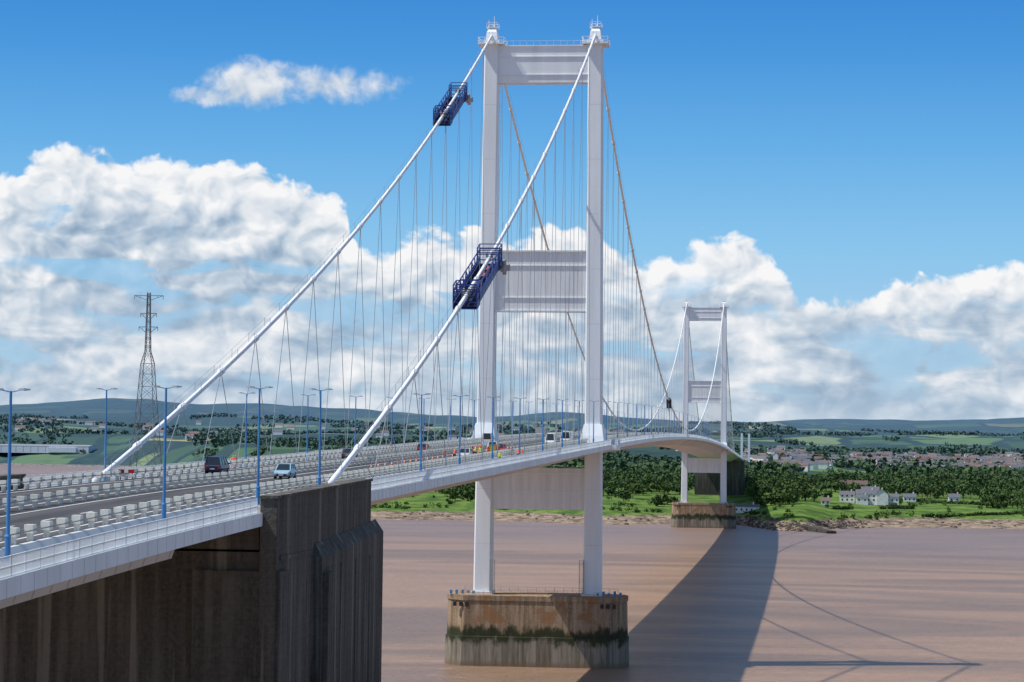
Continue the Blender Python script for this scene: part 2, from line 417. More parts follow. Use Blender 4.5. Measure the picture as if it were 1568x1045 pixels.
b=MB();yy=TN+330;b.box(BX+11.43,yy,cz(yy)-1.2,1.6,3,3.2,0);b.box(BX+11.43,yy,cz(yy)+.7,.9,2.4,.5,0);b.tube((BX+11.43,yy,cz(yy)-3.6),(BX+11.43,yy,cz(yy)-2.6),.1,.1,6,0)
b.obj('cable_inspection_trolley',[M_dark])
# ------------------------------------------------------------ street lamps
def lamp(x,y,z,H=9.4):
    m=MB();m.tube((0,0,0),(0,0,1.4),.17,.17,10,0);m.tube((0,0,1.4),(0,0,H),.12,.075,10,0)
    m.box(0,0,.03,.5,.5,.06,0);m.tube((0,0,1.38),(0,0,1.5),.2,.14,10,0)
    for e in(-1,1):
        m.tube((0,0,H-.05),(e*.55,0,H+.06),.04,.035,6,0)
        m.loft([[(e*.45,-.1,H+.02),(e*.45,.1,H+.02),(e*.45,.1,H+.14),(e*.45,-.1,H+.14)],[(e*.8,-.14,H+.02),(e*.8,.14,H+.02),(e*.8,.14,H+.17),(e*.8,-.14,H+.17)],[(e*1.1,-.07,H+.06),(e*1.1,.07,H+.06),(e*1.1,.07,H+.13),(e*1.1,-.07,H+.13)]],1)
    m.obj('street_lamp',[M_blue,M_lamp],loc=(x,y,z))
for y in[133,167,197,223,284.6,318,353,388]+[388+36*i for i in range(1,26)]:
    lamp(BX+12.3,y,ze(y)+.004,9.4)
for y in[239,302,341,379,414]+[414+36*i for i in range(1,24)]:
    lamp(BX-12.3,y,ze(y)+.004,9.4)
# ------------------------------------------------------------ vehicles
M_glass=mat('car_glass',(.02,.03,.04),.1,.6);M_tyre=mat('tyre',(.02,.02,.02),.9)
M_red=mat('red_lens',(.5,.02,.02),.3);M_headl=mat('head_lamp',(.8,.8,.8),.15,.6);M_plate=mat('number_plate',(.75,.75,.7),.5)
def car(kind,paint,x,y,away):
    body=mat(kind+'_paint',paint,.3,.5,.03)
    m=MB()
    if kind=='car': L,W,H,belt=4.1,1.72,1.48,.92;gh=[(-1.95,.0),(-1.5,.56),(.35,.56),(1.15,0)]
    elif kind=='people_carrier': L,W,H,belt=4.6,1.85,1.85,1.05;gh=[(-2.2,0),(-2.0,.8),(.9,.8),(1.75,0)]
    elif kind=='truck': L,W,H,belt=6.5,2.2,2.5,1.3;gh=[(1.2,0),(1.3,1.1),(2.6,1.1),(3.0,0)]
    else: L,W,H,belt=5.3,2.0,2.45,1.25;gh=[(-2.6,0),(-2.58,1.15),(1.0,1.15),(1.95,0)]
    hw=W/2
    secs=[(-L/2,.45,belt*.86,.9),(-L/2+.12,.28,belt*.97,.97),(-L/2+.6,.22,belt,1),(L*.22,.22,belt,1),(L/2-.6,.22,belt*.88,.99),(L/2-.12,.28,belt*.74,.94),(L/2,.4,belt*.6,.86)]
    rings=[]
    for yy,zb,ztp,wf in secs:
        w=hw*wf;mid=(zb+ztp)/2
        rings.append([(-w*.94,yy,zb),(w*.94,yy,zb),(w,yy,mid),(w*.93,yy,ztp),(-w*.93,yy,ztp),(-w,yy,mid)])
    m.loft(rings,0)
    wb=hw*.9;wt=hw*.72
    def gx(o): return wb+(wt-wb)*o/max(g[1] for g in gh)
    lo=[(-gx(0),gh[0][0],belt*.95),(gx(0),gh[0][0],belt*.95),(gx(0),gh[3][0],belt*.9),(-gx(0),gh[3][0],belt*.9)]
    tz=belt+gh[1][1]
    hi=[(-wt,gh[1][0],tz),(wt,gh[1][0],tz),(wt,gh[2][0],tz),(-wt,gh[2][0],tz)]
    m.loft([lo,hi],1)
    m.loft([[(q[0]*1.02,q[1],q[2]+.003) for q in hi],[(q[0]*.93,q[1]*.96,q[2]+.07) for q in hi]],0)
    for i in range(4): m.beam(lo[i],hi[i],.09,.09,0)
    for fy in(.33,.66):
        for e in(-1,1):
            yb=gh[0][0]+(gh[3][0]-gh[0][0])*fy
            m.beam((e*(gx(0)+.005),yb,belt*.93),(e*(wt+.005),gh[1][0]+(gh[2][0]-gh[1][0])*fy,tz),.06,.09,0)
    if kind in('van',): 
        for e in(-1,1): m.beam((e*.86,-2.5,belt+.55),(e*.86,.4,belt+.55),.12,1.0,0,side=(1,0,0))
    if kind=='truck': m.box(0,-1.2,1.85,2.2,3.9,1.5,0)
    for yy in(-L*.31,L*.31):
        for e in(-1,1):
            m.tube((e*(hw-.22),yy,.33),(e*(hw+.01),yy,.33),.33,.33,16,2);m.tube((e*(hw),yy,.33),(e*(hw+.025),yy,.33),.19,.17,10,4)
    for e in(-1,1):
        m.box(e*hw*.66,L/2-.05,belt*.62,.36,.16,.16,4);m.box(e*hw*.78,-L/2+.03,belt*.75,.2,.12,.28,3)
        m.box(e*(hw+.1),gh[2][0]+.35,belt+.08,.2,.12,.14,0)
    m.box(0,L/2-.01,.42,1.0,.08,.18,2);m.box(0,L/2+.04,.42,.5,.03,.11,4);m.box(0,-L/2-.02,.6,.5,.03,.11,5)
    o=m.obj(kind,[body,M_glass,M_tyre,M_red,M_headl,M_plate],loc=(BX+x,y,ze(y)+RD+.01),rotz=0 if away else math.pi)
    o.rotation_euler[0]=math.atan((ze(y+1)-ze(y-1))/2)*(1 if away else -1)
    return o
car('car',(.30,.48,.60),3.3,251,False)
car('people_carrier',(.02,.02,.06),-6.9,264,True)
car('van',(.75,.75,.75),-4,480,True)
car('car',(.6,.62,.63),3.6,425,False)
car('van',(.78,.78,.78),8.2,480,False)
car('truck',(.7,.7,.68),7.6,520,False)
car('car',(.55,.56,.58),8.0,356,False)
car('car',(.5,.03,.03),7.8,400,False)
car('car',(.1,.12,.16),-7,345,True)
car('car',(.35,.05,.05),-4,395,True)
car('car',(.55,.57,.6),-3.5,700,True);car('van',(.6,.6,.6),4,640,False);car('truck',(.5,.5,.52),-6,600,True)
M_or=mat('hi_vis_orange',(.80,.13,.02),.6)
cn=MB()
for i in range(32):
    y=290+i*5;x=BX+5.6;z=ze(y)+RD+.01
    cn.box(x,y,z+.03,.45,.45,.06,0);cn.tube((x,y,z+.06),(x,y,z+.85),.17,.03,8,0);cn.tube((x,y,z+.35),(x,y,z+.55),.125,.085,8,1)
cn.obj('traffic_cones',[M_or,M_plate])
sg=MB();sg.box(0,0,.5,.08,.08,1.0,2);sg.box(1.2,0,.5,.08,.08,1.0,2);sg.box(.6,-.05,.85,1.6,.05,.35,0);sg.box(.6,-.05,.45,1.6,.05,.3,1);sg.box(.6,-.08,.85,.4,.04,.34,1)
sg.obj('roadwork_barrier',[M_red,M_plate,M_dark],loc=(BX-11.0,240,ze(240)+RD))
g=MB();g.box(0,0,.9,1.5,2.6,1.3,0);g.box(0,0,1.6,1.55,2.65,.08,1);g.box(.78,0,1.0,.03,1.2,.6,2);g.tube((0,-1.6,.3),(0,-2.4,.3),.05,.05,6,2)
for e in(-.8,.8): g.tube((e-.1,0,.3),(e+.1,0,.3),.3,.3,12,2)
g.obj('portable_generator',[mat('generator_yellow',(.6,.42,.05),.5),M_grey,M_dark],loc=(BX+8.3,388,ze(388)+RD))
# ------------------------------------------------------------ people
def pmat(name,jacket,legs,helmet):
    m,nt,b,pos=newmat(name)
    z=nt.sep(nt.new('ShaderNodeTexCoord').outputs['Object'])[2]
    c=nt.ramp(nt.m('DIVIDE',z,1.8),[(0,(.03,.03,.03)),(.06,legs),(.50,jacket),(.62,(.75,.75,.7)),(.65,jacket),(.835,(.55,.33,.24)),(.925,helmet)],'CONSTANT')
    nt.l.new(c,b.inputs['Base Color']);b.inputs['Roughness'].default_value=.8;return m
pm=[pmat('worker_orange',(.9,.13,.02),(.8,.12,.02),(.75,.72,.6)),pmat('worker_yellow',(.66,.76,.05),(.03,.04,.08),(.75,.6,.05)),pmat('worker_orange_navy',(.9,.15,.02),(.02,.03,.07),(.7,.7,.7))]
def person(loc,mt,rot,lean=0,arm=.3,step=.25):
    V=[];E=[];Rr=[]
    def v(p,r,par=None):
        q=list(p)
        if q[2]>.95: q[1]+=(q[2]-.95)*lean; q[2]-=(q[2]-.95)*abs(lean)*.35
        V.append(q);Rr.append(r)
        if par is not None:E.append((par,len(V)-1))
        return len(V)-1
    pel=v((0,0,.95),.15);wa=v((0,0,1.12),.14,pel);ch=v((0,.0,1.35),.165,wa);nk=v((0,0,1.5),.06,ch);hd=v((0,.02,1.6),.09,nk);tp=v((0,.01,1.74),.085,hd)
    for e in(-1,1):
        sh=v((e*.19,0,1.43),.075,ch);el=v((e*.26,.05+arm*.2,1.15),.052,sh);wr=v((e*.24,.12+arm*.9,1.0+arm*.35),.036,el)
        ha=v((e*.24,.17+arm*.95,.96+arm*.37),.04,wr)
        for k in range(4): v((e*(.21+.02*k),.26+arm,.93+arm*.37),.010,ha)
        v((e*.19,.22+arm*.95,.99+arm*.37),.011,ha)
        hp=v((e*.1,0,.88),.105,pel);kn=v((e*.12,.03+e*step*.5,.5),.07,hp);an=v((e*.12,e*step,.09),.047,kn);v((e*.13,e*step+.2,.045),.04,an)
    me=bpy.data.meshes.new('construction_worker');me.from_pydata(V,E,[]);me.materials.append(mt)
    o=bpy.data.objects.new('construction_worker',me);scene.collection.objects.link(o)
    sk=o.modifiers.new('skin','SKIN');sk.use_smooth_shade=True
    for i,rr in enumerate(Rr): me.skin_vertices[0].data[i].radius=(rr,rr)
    me.skin_vertices[0].data[0].use_root=True
    sb=o.modifiers.new('sub','SUBSURF');sb.levels=1;sb.render_levels=1
    o.location=loc;o.rotation_euler[2]=rot;return o
wk=[(6.9,362,.35,.3),(8.2,366,0,.1),(7.5,369,.6,.35),(6.6,374,.1,.2),(8.8,377,0,.3),(9.3,372,.3,.3),(13.5,352,0,.05),(7.9,345,.2,.2),(9.4,382,0,.1),(7.2,381,.5,.3),(6.4,385,.1,.1),(9.6,361,.4,.3),(13.4,376,0,.1),(13.8,379,0,.1),(7.6,338,.1,.2)]
for i,(x,y,le,ar) in enumerate(wk):
    fz=ze(y)+(RD if x<11.2 else 0)+.012
    person((BX+x,y,fz),pm[(0,1,2,0,2)[i%5]],random.uniform(0,6.2),le,ar)
for a_,m_ in((9,0),(14.5,2),(19,0)):
    q=gP(a_,.8,-1.2);person(tuple(q),pm[m_],2.2,.15,.3)
for x,y in((-13.4,300),(-13.8,303),(-13.5,420)): person((BX+x,y,ze(y)+.012),pm[0],random.uniform(0,6),.0,.1)
# ------------------------------------------------------------ pylon
def pylon(x,y,z,H):
    m=MB()
    def hw(t): return 9.5*(1-t)**1.25+1.3 if t<.72 else 1.7-.8*(t-.72)/.28
    lv=[0,.1,.19,.27,.35,.42,.49,.55,.61,.66,.72,.76,.8,.84,.88,.92,.96,1.0]
    for i in range(len(lv)-1):
        a_,b_=hw(lv[i]),hw(lv[i+1]);z0,z1=lv[i]*H,lv[i+1]*H
        cs=[(-1,-1),(1,-1),(1,1),(-1,1)]
        for k in range(4):
            c0,c1=cs[k],cs[(k+1)%4]
            m.beam((c0[0]*a_,c0[1]*a_,z0),(c0[0]*b_,c0[1]*b_,z1),.42,.42)
            m.beam((c0[0]*a_,c0[1]*a_,z0),(c1[0]*b_,c1[1]*b_,z1),.2,.2)
            m.beam((c1[0]*a_,c1[1]*a_,z0),(c0[0]*b_,c0[1]*b_,z1),.2,.2)
            m.beam((c0[0]*a_,c0[1]*a_,z0),(c1[0]*a_,c1[1]*a_,z0),.2,.2)
    for t,w in((.985,10),(.90,5.5),(.835,6.5)):
        zz=t*H
        for e in(-1,1):
            m.beam((e*1.2,0,zz),(e*w,0,zz),.4,.4);m.beam((e*1.2,0,zz-4 if t<.98 else zz-3),(e*w,0,zz),.3,.3)
            m.beam((e*w*.6,0,zz),(e*w*.6,0,zz-1.6),.2,.2);m.beam((e*w,0,zz),(e*w,0,zz-2.6),.3,.3)
    m.box(0,0,-4,28,28,8,1)
    m.obj('electricity_pylon',[M_steel,M_conc],loc=(x,y,z))
rr=1700;az=R(-14.9);pylon(rr*math.sin(az),rr*math.cos(az),8,142)
# ------------------------------------------------------------ terrain
SH=[(-70,5200),(-18,5200),(-15.5,5000),(-13.2,4200),(-11.8,2600),(-11,1700),(-10,1600),(-8.3,1600),(-6.2,1600),(-4,1560),(-2.2,1600),(-1.2,1580),(-.5,1490),(.2,1470),(.8,1535),(2,1580),(3.3,1600),(5.2,1600),(9,1700),(60,2500)]
shx=[s[0] for s in SH];shy=[s[1] for s in SH]
def ridge(azd):
    xs=[-60,-18.4,-16.1,-14.6,-12.3,-9.3,-7.3,-5.6,-4.0,-3.2,-1,1.2,4.2,6,50]
    el=[.75,.86,1.0,.98,.90,.82,.76,.88,.80,.75,.66,.74,.84,.84,.7]
    return float(np.interp(azd,xs,el))
def gz(azd,r):
    sh=float(np.interp(azd,shx,shy)); 
    X=r*math.sin(R(azd));Y=r*math.cos(R(azd))
    sh+=25*mn.noise(Vector((X/90,Y/90,3)))+8*mn.noise(Vector((X/22,Y/22,8)))
    t=r-sh
    loc_=float(np.interp(t,[-60,0,14,40,56,110,200,320,700,1600],[-4,-.2,.9,2.4,6.0,9.5,14,16,20,23]))
    if t<0: return loc_
    n1=mn.fractal(Vector((X/900,Y/900,1)),1,2,4);n2=mn.fractal(Vector((X/260,Y/260,5)),1,2,3)
    loc_+=n2*2.2*min(1,t/120)
    if t<60: loc_+=.5*mn.noise(Vector((X/6,Y/6,2)))
    e=ridge(azd)
    far=EYE+r*math.tan(R(float(np.interp(r,[2800,3800,5000,6500,8500,11000,13500],[-.42,-.12,.14,.36,.58,e,e-.5]))))
    far+=n1*float(np.interp(r,[2500,5000,11000,13500],[4,22,30,20]))
    w=min(1,max(0,(r-2400)/900))*min(1,t/500)
    return loc_*(1-w)+far*w
azs=np.concatenate([np.arange(-60,-20,.8),np.arange(-20,7,.09),np.arange(7,50,.8)])
rs=[1410]
while rs[-1]<13500:
    rr=rs[-1];rs.append(rr+(6 if rr<1760 else rr*.0125))
verts=[];
for r_ in rs:
    for a_ in azs: verts.append((r_*math.sin(R(a_)),r_*math.cos(R(a_)),gz(a_,r_)))
na=len(azs);faces=[(j*na+i,j*na+i+1,(j+1)*na+i+1,(j+1)*na+i) for j in range(len(rs)-1) for i in range(na-1)]
def hazed(nt,pos,c,k=10500.,hz=(.10,.18,.285)):  # aerial haze mixed into the base colour, stronger with distance
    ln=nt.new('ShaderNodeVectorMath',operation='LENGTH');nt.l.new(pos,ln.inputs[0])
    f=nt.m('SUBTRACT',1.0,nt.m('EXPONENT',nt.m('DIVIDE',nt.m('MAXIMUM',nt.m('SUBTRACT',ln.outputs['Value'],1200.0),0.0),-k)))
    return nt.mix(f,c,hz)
m,nt,b,pos=newmat('countryside')
x,y,z=nt.sep(pos);p2=nt.comb(x,y,0)
wp=nt.new('ShaderNodeVectorMath',operation='ADD');nt.l.new(p2,wp.inputs[0]);nt.l.new(nt.vmul(nt.noise(p2,.003,2,.5,0,True),(140,140,0)),wp.inputs[1])
vo=nt.new('ShaderNodeTexVoronoi',voronoi_dimensions='2D');nt.l.new(nt.vmul(wp.outputs[0],(1,.4,1)),vo.inputs['Vector']);vo.inputs['Scale'].default_value=.0058
cell=nt.sep(vo.outputs['Color'])
fld=nt.ramp(cell[0],[(0,(.04,.08,.02)),(.2,(.07,.13,.028)),(.45,(.13,.21,.045)),(.62,(.05,.09,.02)),(.76,(.21,.27,.08)),(.88,(.48,.42,.15))],'CONSTANT')
ve=nt.new('ShaderNodeTexVoronoi',feature='DISTANCE_TO_EDGE',voronoi_dimensions='2D');nt.l.new(nt.vmul(wp.outputs[0],(1,.4,1)),ve.inputs['Vector']);ve.inputs['Scale'].default_value=.0058
c=nt.mix(nt.ss(ve.outputs['Distance'],.05,.10,1,0),fld,(.018,.034,.012))
wood=nt.ss(nt.noise(p2,.0018,4,.6),.49,.54);tx=nt.noise(p2,.03,4,.7)
wc=nt.mix(nt.ss(tx,.35,.65),(.010,.024,.008),(.032,.056,.016))
c=nt.mix(wood,c,wc)
c=nt.mix(nt.ss(tx,.4,.7,0,.3),c,(.04,.07,.018))
up=nt.ss(z,110,180); c=nt.mix(nt.m('MULTIPLY',up,.8),c,wc)
gn=nt.noise(p2,.05,5,.65)
gr=nt.mix(nt.ss(gn,.38,.62),(.06,.12,.022),(.16,.24,.05))
gr=nt.mix(nt.ss(nt.noise(p2,.3,3,.7),.5,.7,0,.5),gr,(.05,.08,.02))
ln=nt.new('ShaderNodeVectorMath',operation='LENGTH');nt.l.new(p2,ln.inputs[0])
c=nt.mix(nt.ss(ln.outputs['Value'],2300,1900),c,gr)
mud=nt.mix(nt.ss(nt.noise(nt.vmul(pos,(1,1,8)),.12,5,.7),.35,.65),(.11,.08,.06),(.42,.32,.23))
mud=nt.mix(nt.ss(nt.noise(p2,.5,3,.7),.5,.65,0,.6),mud,(.07,.055,.045))
zn=nt.m('ADD',z,nt.m('MULTIPLY',nt.m('SUBTRACT',nt.noise(p2,.06,4,.6),.5),4))
c=nt.mix(nt.ss(zn,5.4,4.0),c,mud)
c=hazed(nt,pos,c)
nt.l.new(c,b.inputs['Base Color']);b.inputs['Roughness'].default_value=1;b.inputs['Specular IOR Level'].default_value=0
t=MB();t.v=verts;t.f=faces;t.mi=[0]*len(faces);t.obj('hills_terrain',[m],smooth=True)
# ------------------------------------------------------------ water
m,nt,b,pos=newmat('muddy_estuary_water')
x,y,z=nt.sep(pos)
big=nt.noise(nt.vmul(pos,(.0035,.011,1)),1,4,.6,.8,dim='2D');med=nt.noise(nt.vmul(pos,(.02,.06,1)),1,4,.65,.5,dim='2D')
rip=nt.noise(nt.vmul(pos,(.22,.55,1)),1,5,.7,.4,dim='2D')
c=nt.mix(nt.ss(big,.38,.62),(.25,.165,.112),(.45,.275,.165))  # broad muddy bands, with soft cloud shadows put into the water colour
c=nt.mix(nt.ss(med,.38,.66,0,.45),c,(.33,.215,.145))
c=nt.mix(nt.ss(rip,.45,.7,0,.35),c,(.21,.135,.092))
c=nt.mix(nt.m('MULTIPLY',nt.ss(nt.m('ADD',y,nt.m('ADD',nt.m('MULTIPLY',x,.6),nt.m('MULTIPLY',big,300.0))),1150,1480),.65),c,(.25,.185,.165))
foam=nt.m('MULTIPLY',nt.ss(nt.noise(nt.vmul(pos,(.05,.35,1)),1,5,.7,dim='2D'),.655,.71),nt.ss(y,700,500,0,.7))
c=nt.mix(foam,c,(.62,.53,.46))
nt.l.new(c,b.inputs['Base Color']);b.inputs['Roughness'].default_value=.36;b.inputs['Specular IOR Level'].default_value=.24
bn=nt.new('ShaderNodeBump');bn.inputs['Strength'].default_value=1;bn.inputs['Distance'].default_value=1.0
nt.l.new(nt.noise(nt.vmul(pos,(.3,.75,1)),1,5,.7,.4,dim='2D'),bn.inputs['Height']);nt.l.new(bn.outputs[0],b.inputs['Normal'])
w=MB();w.add([(-30000,-4000,0),(30000,-4000,0),(30000,40000,0),(-30000,40000,0)],[(0,1,2,3)]);w.obj('water',[m])
m,nt,b,pos=newmat('bluff_grass');nt.l.new(nt.mix(nt.noise(pos,.5,5),(.05,.09,.02),(.12,.15,.05)),b.inputs['Base Color']);b.inputs['Roughness'].default_value=1
g=MB();xs=fr(-30,260,10)
for j,(yy,zz) in enumerate([(-150,46),(-40,45.2),(10,44.9),(22,36),(30,14),(45,-3)]):
    for x_ in xs: g.v.append((x_,yy+3*mn.noise(Vector((x_/15,j,0))),zz+(.5*mn.noise(Vector((x_/9,j,2))) if j>2 else 0)))
k=len(xs);g.f=[(j*k+i,j*k+i+1,(j+1)*k+i+1,(j+1)*k+i) for j in range(5) for i in range(k-1)];g.mi=[0]*len(g.f);g.obj('grassy_bluff_ground',[m])
# ------------------------------------------------------------ trees
def leafmat(name,a_,b_):
    m,nt,b,pos=newmat(name)
    f=nt.noise(pos,.07,3,.7);f2=nt.noise(pos,.9,2,.5)
    c=nt.mix(nt.ss(f,.38,.62),a_,b_);c=nt.mix(nt.ss(f2,.35,.7,0,.5),c,tuple(v*1.7 for v in b_))
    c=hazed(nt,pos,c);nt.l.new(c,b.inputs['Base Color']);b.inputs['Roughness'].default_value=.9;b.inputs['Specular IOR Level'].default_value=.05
    return m
M_leaf=leafmat('foliage',(.020,.042,.010),(.07,.11,.022));M_trunk=mat('bark',(.08,.06,.045),.9)
def forest(name,items,nq,qs):
    V=[];tr=MB()
    for (X,Y,Z,Ht,Rd) in items:
        nl=5;lob=rng.normal(0,.42,(nl,3))*np.array([Rd,Rd,Ht*.25]);lob[:,2]=np.abs(lob[:,2])*1.1+Ht*.42
        lr=rng.uniform(.42,.72,nl)*Rd
        li=rng.integers(0,nl,nq);dr=rng.normal(size=(nq,3));dr/=np.linalg.norm(dr,axis=1)[:,None]
        P=lob[li]+dr*(lr[li]*rng.uniform(.75,1.08,nq))[:,None];P[:,2]=np.maximum(P[:,2],Ht*.08)+Z;P[:,0]+=X;P[:,1]+=Y
        nrm=dr+rng.normal(0,.45,(nq,3));nrm/=np.linalg.norm(nrm,axis=1)[:,None]
        a_=np.cross(nrm,[.3,.2,.93]);a_/=np.linalg.norm(a_,axis=1)[:,None];b_=np.cross(nrm,a_)
        s=rng.uniform(.6,1.3,nq)[:,None]*qs
        q=np.stack([P-a_*s-b_*s*.6,P+a_*s*.9-b_*s,P+a_*s*.7+b_*s,P-a_*s*.8+b_*s*.8],1)
        V.append(q.reshape(-1,3))
        if nq>60: tr.tube((X,Y,Z-1),(X,Y,Z+Ht*.6),.35,.12,5,0)
    V=np.concatenate(V);n=len(V)//4
    me=bpy.data.meshes.new(name);me.vertices.add(len(V));me.vertices.foreach_set('co',V.ravel())
    me.loops.add(n*4);me.loops.foreach_set('vertex_index',np.arange(n*4,dtype=np.int32))
    me.polygons.add(n);me.polygons.foreach_set('loop_start',np.arange(0,n*4,4,dtype=np.int32))
    me.materials.append(M_leaf);me.update(calc_edges=True);me.validate()
    o=bpy.data.objects.new(name,me);scene.collection.objects.link(o)
    if nq>60: tr.obj('trunks',[M_trunk],o)
    return o
def shv(a_): return float(np.interp(a_,shx,shy))
it=[]
while len(it)<1900:
    a_=random.uniform(-11.2,6.2);t_=random.uniform(112,760);r_=shv(a_)+t_
    if -1.6<a_<1.2: r_=max(r_,1655)
    X,Y=r_*math.sin(R(a_)),r_*math.cos(R(a_))
    dens=mn.noise(Vector((X/60,Y/75,7)))+.35*mn.noise(Vector((X/22,Y/30,1)))
    thr=(-.22 if a_<-2 else -.06) if t_>170 else .02
    if dens<thr: continue
    if 1.0<a_<4.3 and t_<230 and (1.1<a_<2.1 or dens<.30): continue
    if abs(X-BX)<24 and Y<AF+60: continue
    Ht=random.choice([random.uniform(6,11),random.uniform(9,16)])*(1 if t_>160 else .75);it.append((X,Y,gz(a_,r_),Ht,Ht*random.uniform(.36,.52)))
forest('woodland_trees',it,90,.82)
it=[]
for _ in range(560):
    a_=random.uniform(-11,6.2);r_=shv(a_)+random.choice([random.uniform(58,74),random.uniform(95,190)]);X,Y=r_*math.sin(R(a_)),r_*math.cos(R(a_))
    if abs(X-BX)<22 or (1.3<a_<1.95 and r_>1670) or mn.noise(Vector((X/25,Y/25,4)))<.08: continue
    H_=random.uniform(1.5,4);it.append((X,Y,gz(a_,r_)-.3,H_,H_*.75))
# hedge lines through the fields around the farmhouse
for a0,r0,a1,r1 in((.9,1660,2.7,1720),(2.1,1800,4.6,1760),(2.9,1650,5.8,1690),(2.2,1700,2.4,1800)):
    for k in range(60):
        q=k/60;a_=a0+(a1-a0)*q+random.uniform(-.01,.01);r_=r0+(r1-r0)*q+random.uniform(-1,1)
        if 1.3<a_<1.95 and r_<1760: continue
        H_=random.uniform(1.6,3.2);it.append((r_*math.sin(R(a_)),r_*math.cos(R(a_)),gz(a_,r_)-.2,H_,H_*.7))
forest('shore_bushes',it,40,.45)
it=[]
while len(it)<6000:
    a_=random.uniform(-20,6.5);r_=random.uniform(2350,8200)
    if r_<shv(a_)+150: continue
    X,Y=r_*math.sin(R(a_)),r_*math.cos(R(a_))
    if mn.noise(Vector((X/240,Y/420,11)))<.10: continue
    Ht=random.uniform(8,14);it.append((X,Y,gz(a_,r_)-1,Ht,Ht*.6))
forest('distant_trees',it,14,2.4)
# ------------------------------------------------------------ houses
M_wall=mat('render_wall',(.76,.75,.72),.8);M_roof=mat('slate_roof',(.14,.14,.16),.8);M_win=mat('window_glass',(.03,.04,.05),.2,.5);M_brick=mat('brick_wall',(.28,.20,.17),.85,.2,.3,.01);M_tile=mat('tile_roof',(.19,.13,.115),.85,.2,.3,.01)
def gable(m,cx,cy,z,w,dp,h,rh,rot=0,wm=0,rm=1,win=True):
    c_,s_=math.cos(rot),math.sin(rot)
    def T(p): return (cx+p[0]*c_-p[1]*s_,cy+p[0]*s_+p[1]*c_,z+p[2])
    a_,b_=w/2,dp/2
    m.add([T(p) for p in[(-a_,-b_,-2),(a_,-b_,-2),(a_,b_,-2),(-a_,b_,-2),(-a_,-b_,h),(a_,-b_,h),(a_,b_,h),(-a_,b_,h),(-a_,0,h+rh),(a_,0,h+rh)]],[(0,1,5,4),(2,3,7,6),(1,2,6,9,5),(3,0,4,8,7)],wm)
    o=.35
    m.add([T(p) for p in[(-a_-o,-b_-o,h-.15),(a_+o,-b_-o,h-.15),(a_+o,0,h+rh+.12),(-a_-o,0,h+rh+.12),(a_+o,b_+o,h-.15),(-a_-o,b_+o,h-.15)]],[(0,1,2,3),(3,2,4,5)],rm)
    if win:
        n=max(2,int(w/3))
        for k in range(n):
            for zz in([1.5,4.2] if h>4.5 else[1.6]):
                xx=-a_+(k+.5)*w/n
                m.add([T(p) for p in[(xx-.55,-b_-.03,zz-.6),(xx+.55,-b_-.03,zz-.6),(xx+.55,-b_-.03,zz+.7),(xx-.55,-b_-.03,zz+.7)]],[(0,1,2,3)],2)
        q=T((a_*.6,0,h+rh+.4));m.box(q[0],q[1],q[2],.9,.9,1.8,wm)
def at(a_,r_): return r_*math.sin(R(a_)),r_*math.cos(R(a_)),gz(a_,r_)
def house(name,a_,r_,parts,mats,dz=0):
    X,Y,Z=at(a_,r_);m=MB()
    for (ox,oy,w,dp,h,rh,rt) in parts: gable(m,ox,oy,0,w,dp,h,rh,rt)
    m.obj(name,mats,loc=(X,Y,Z+dz))
house('white_farmhouse',1.62,1735,[(0,0,14,8,6,2.6,0),(-13,2,10,7,5,2.4,0),(11,-1,9,8,6,2.8,math.pi/2),(-3,-6.2,8,5,3.4,1.8,0),(18,3,9,6,4,2,0),(3,9,12,7,8,2.6,0)],[M_wall,M_roof,M_win],1.5)
house('brick_house',1.35,1900,[(0,0,20,9,5,3,0)],[M_brick,M_tile,M_win],1)
house('shore_cottage',-1.15,1650,[(0,0,20,7,3.6,1.6,0)],[M_wall,M_roof,M_win])
house('shore_cottage',3.6,1800,[(0,0,8,6,3.4,2.2,0)],[M_wall,M_roof,M_win])
house('shore_cottage',.7,1690,[(0,0,6,6,3,2,0)],[M_wall,M_tile,M_win])
house('shore_cottage',2.6,1790,[(0,0,9,6,3.4,2.2,0)],[M_wall,M_roof,M_win])
j=MB()
p0=Vector((1575*math.sin(R(-.45)),1575*math.cos(R(-.45)),3.6));p1=Vector((1452*math.sin(R(.85)),1452*math.cos(R(.85)),.3))
for k in range(12):
    a_=p0.lerp(p1,k/12);b_=p0.lerp(p1,(k+1)/12-.006);j.beam(a_,b_,5.5+.4*(k%2),2.2,0,side=(1,.4,0))
p2_=Vector((1590*math.sin(R(-1.0)),1590*math.cos(R(-1.0)),4));j.beam(p2_,p0,3,3.4,0,side=(0,1,0))
j.obj('stone_jetty',[M_conc])
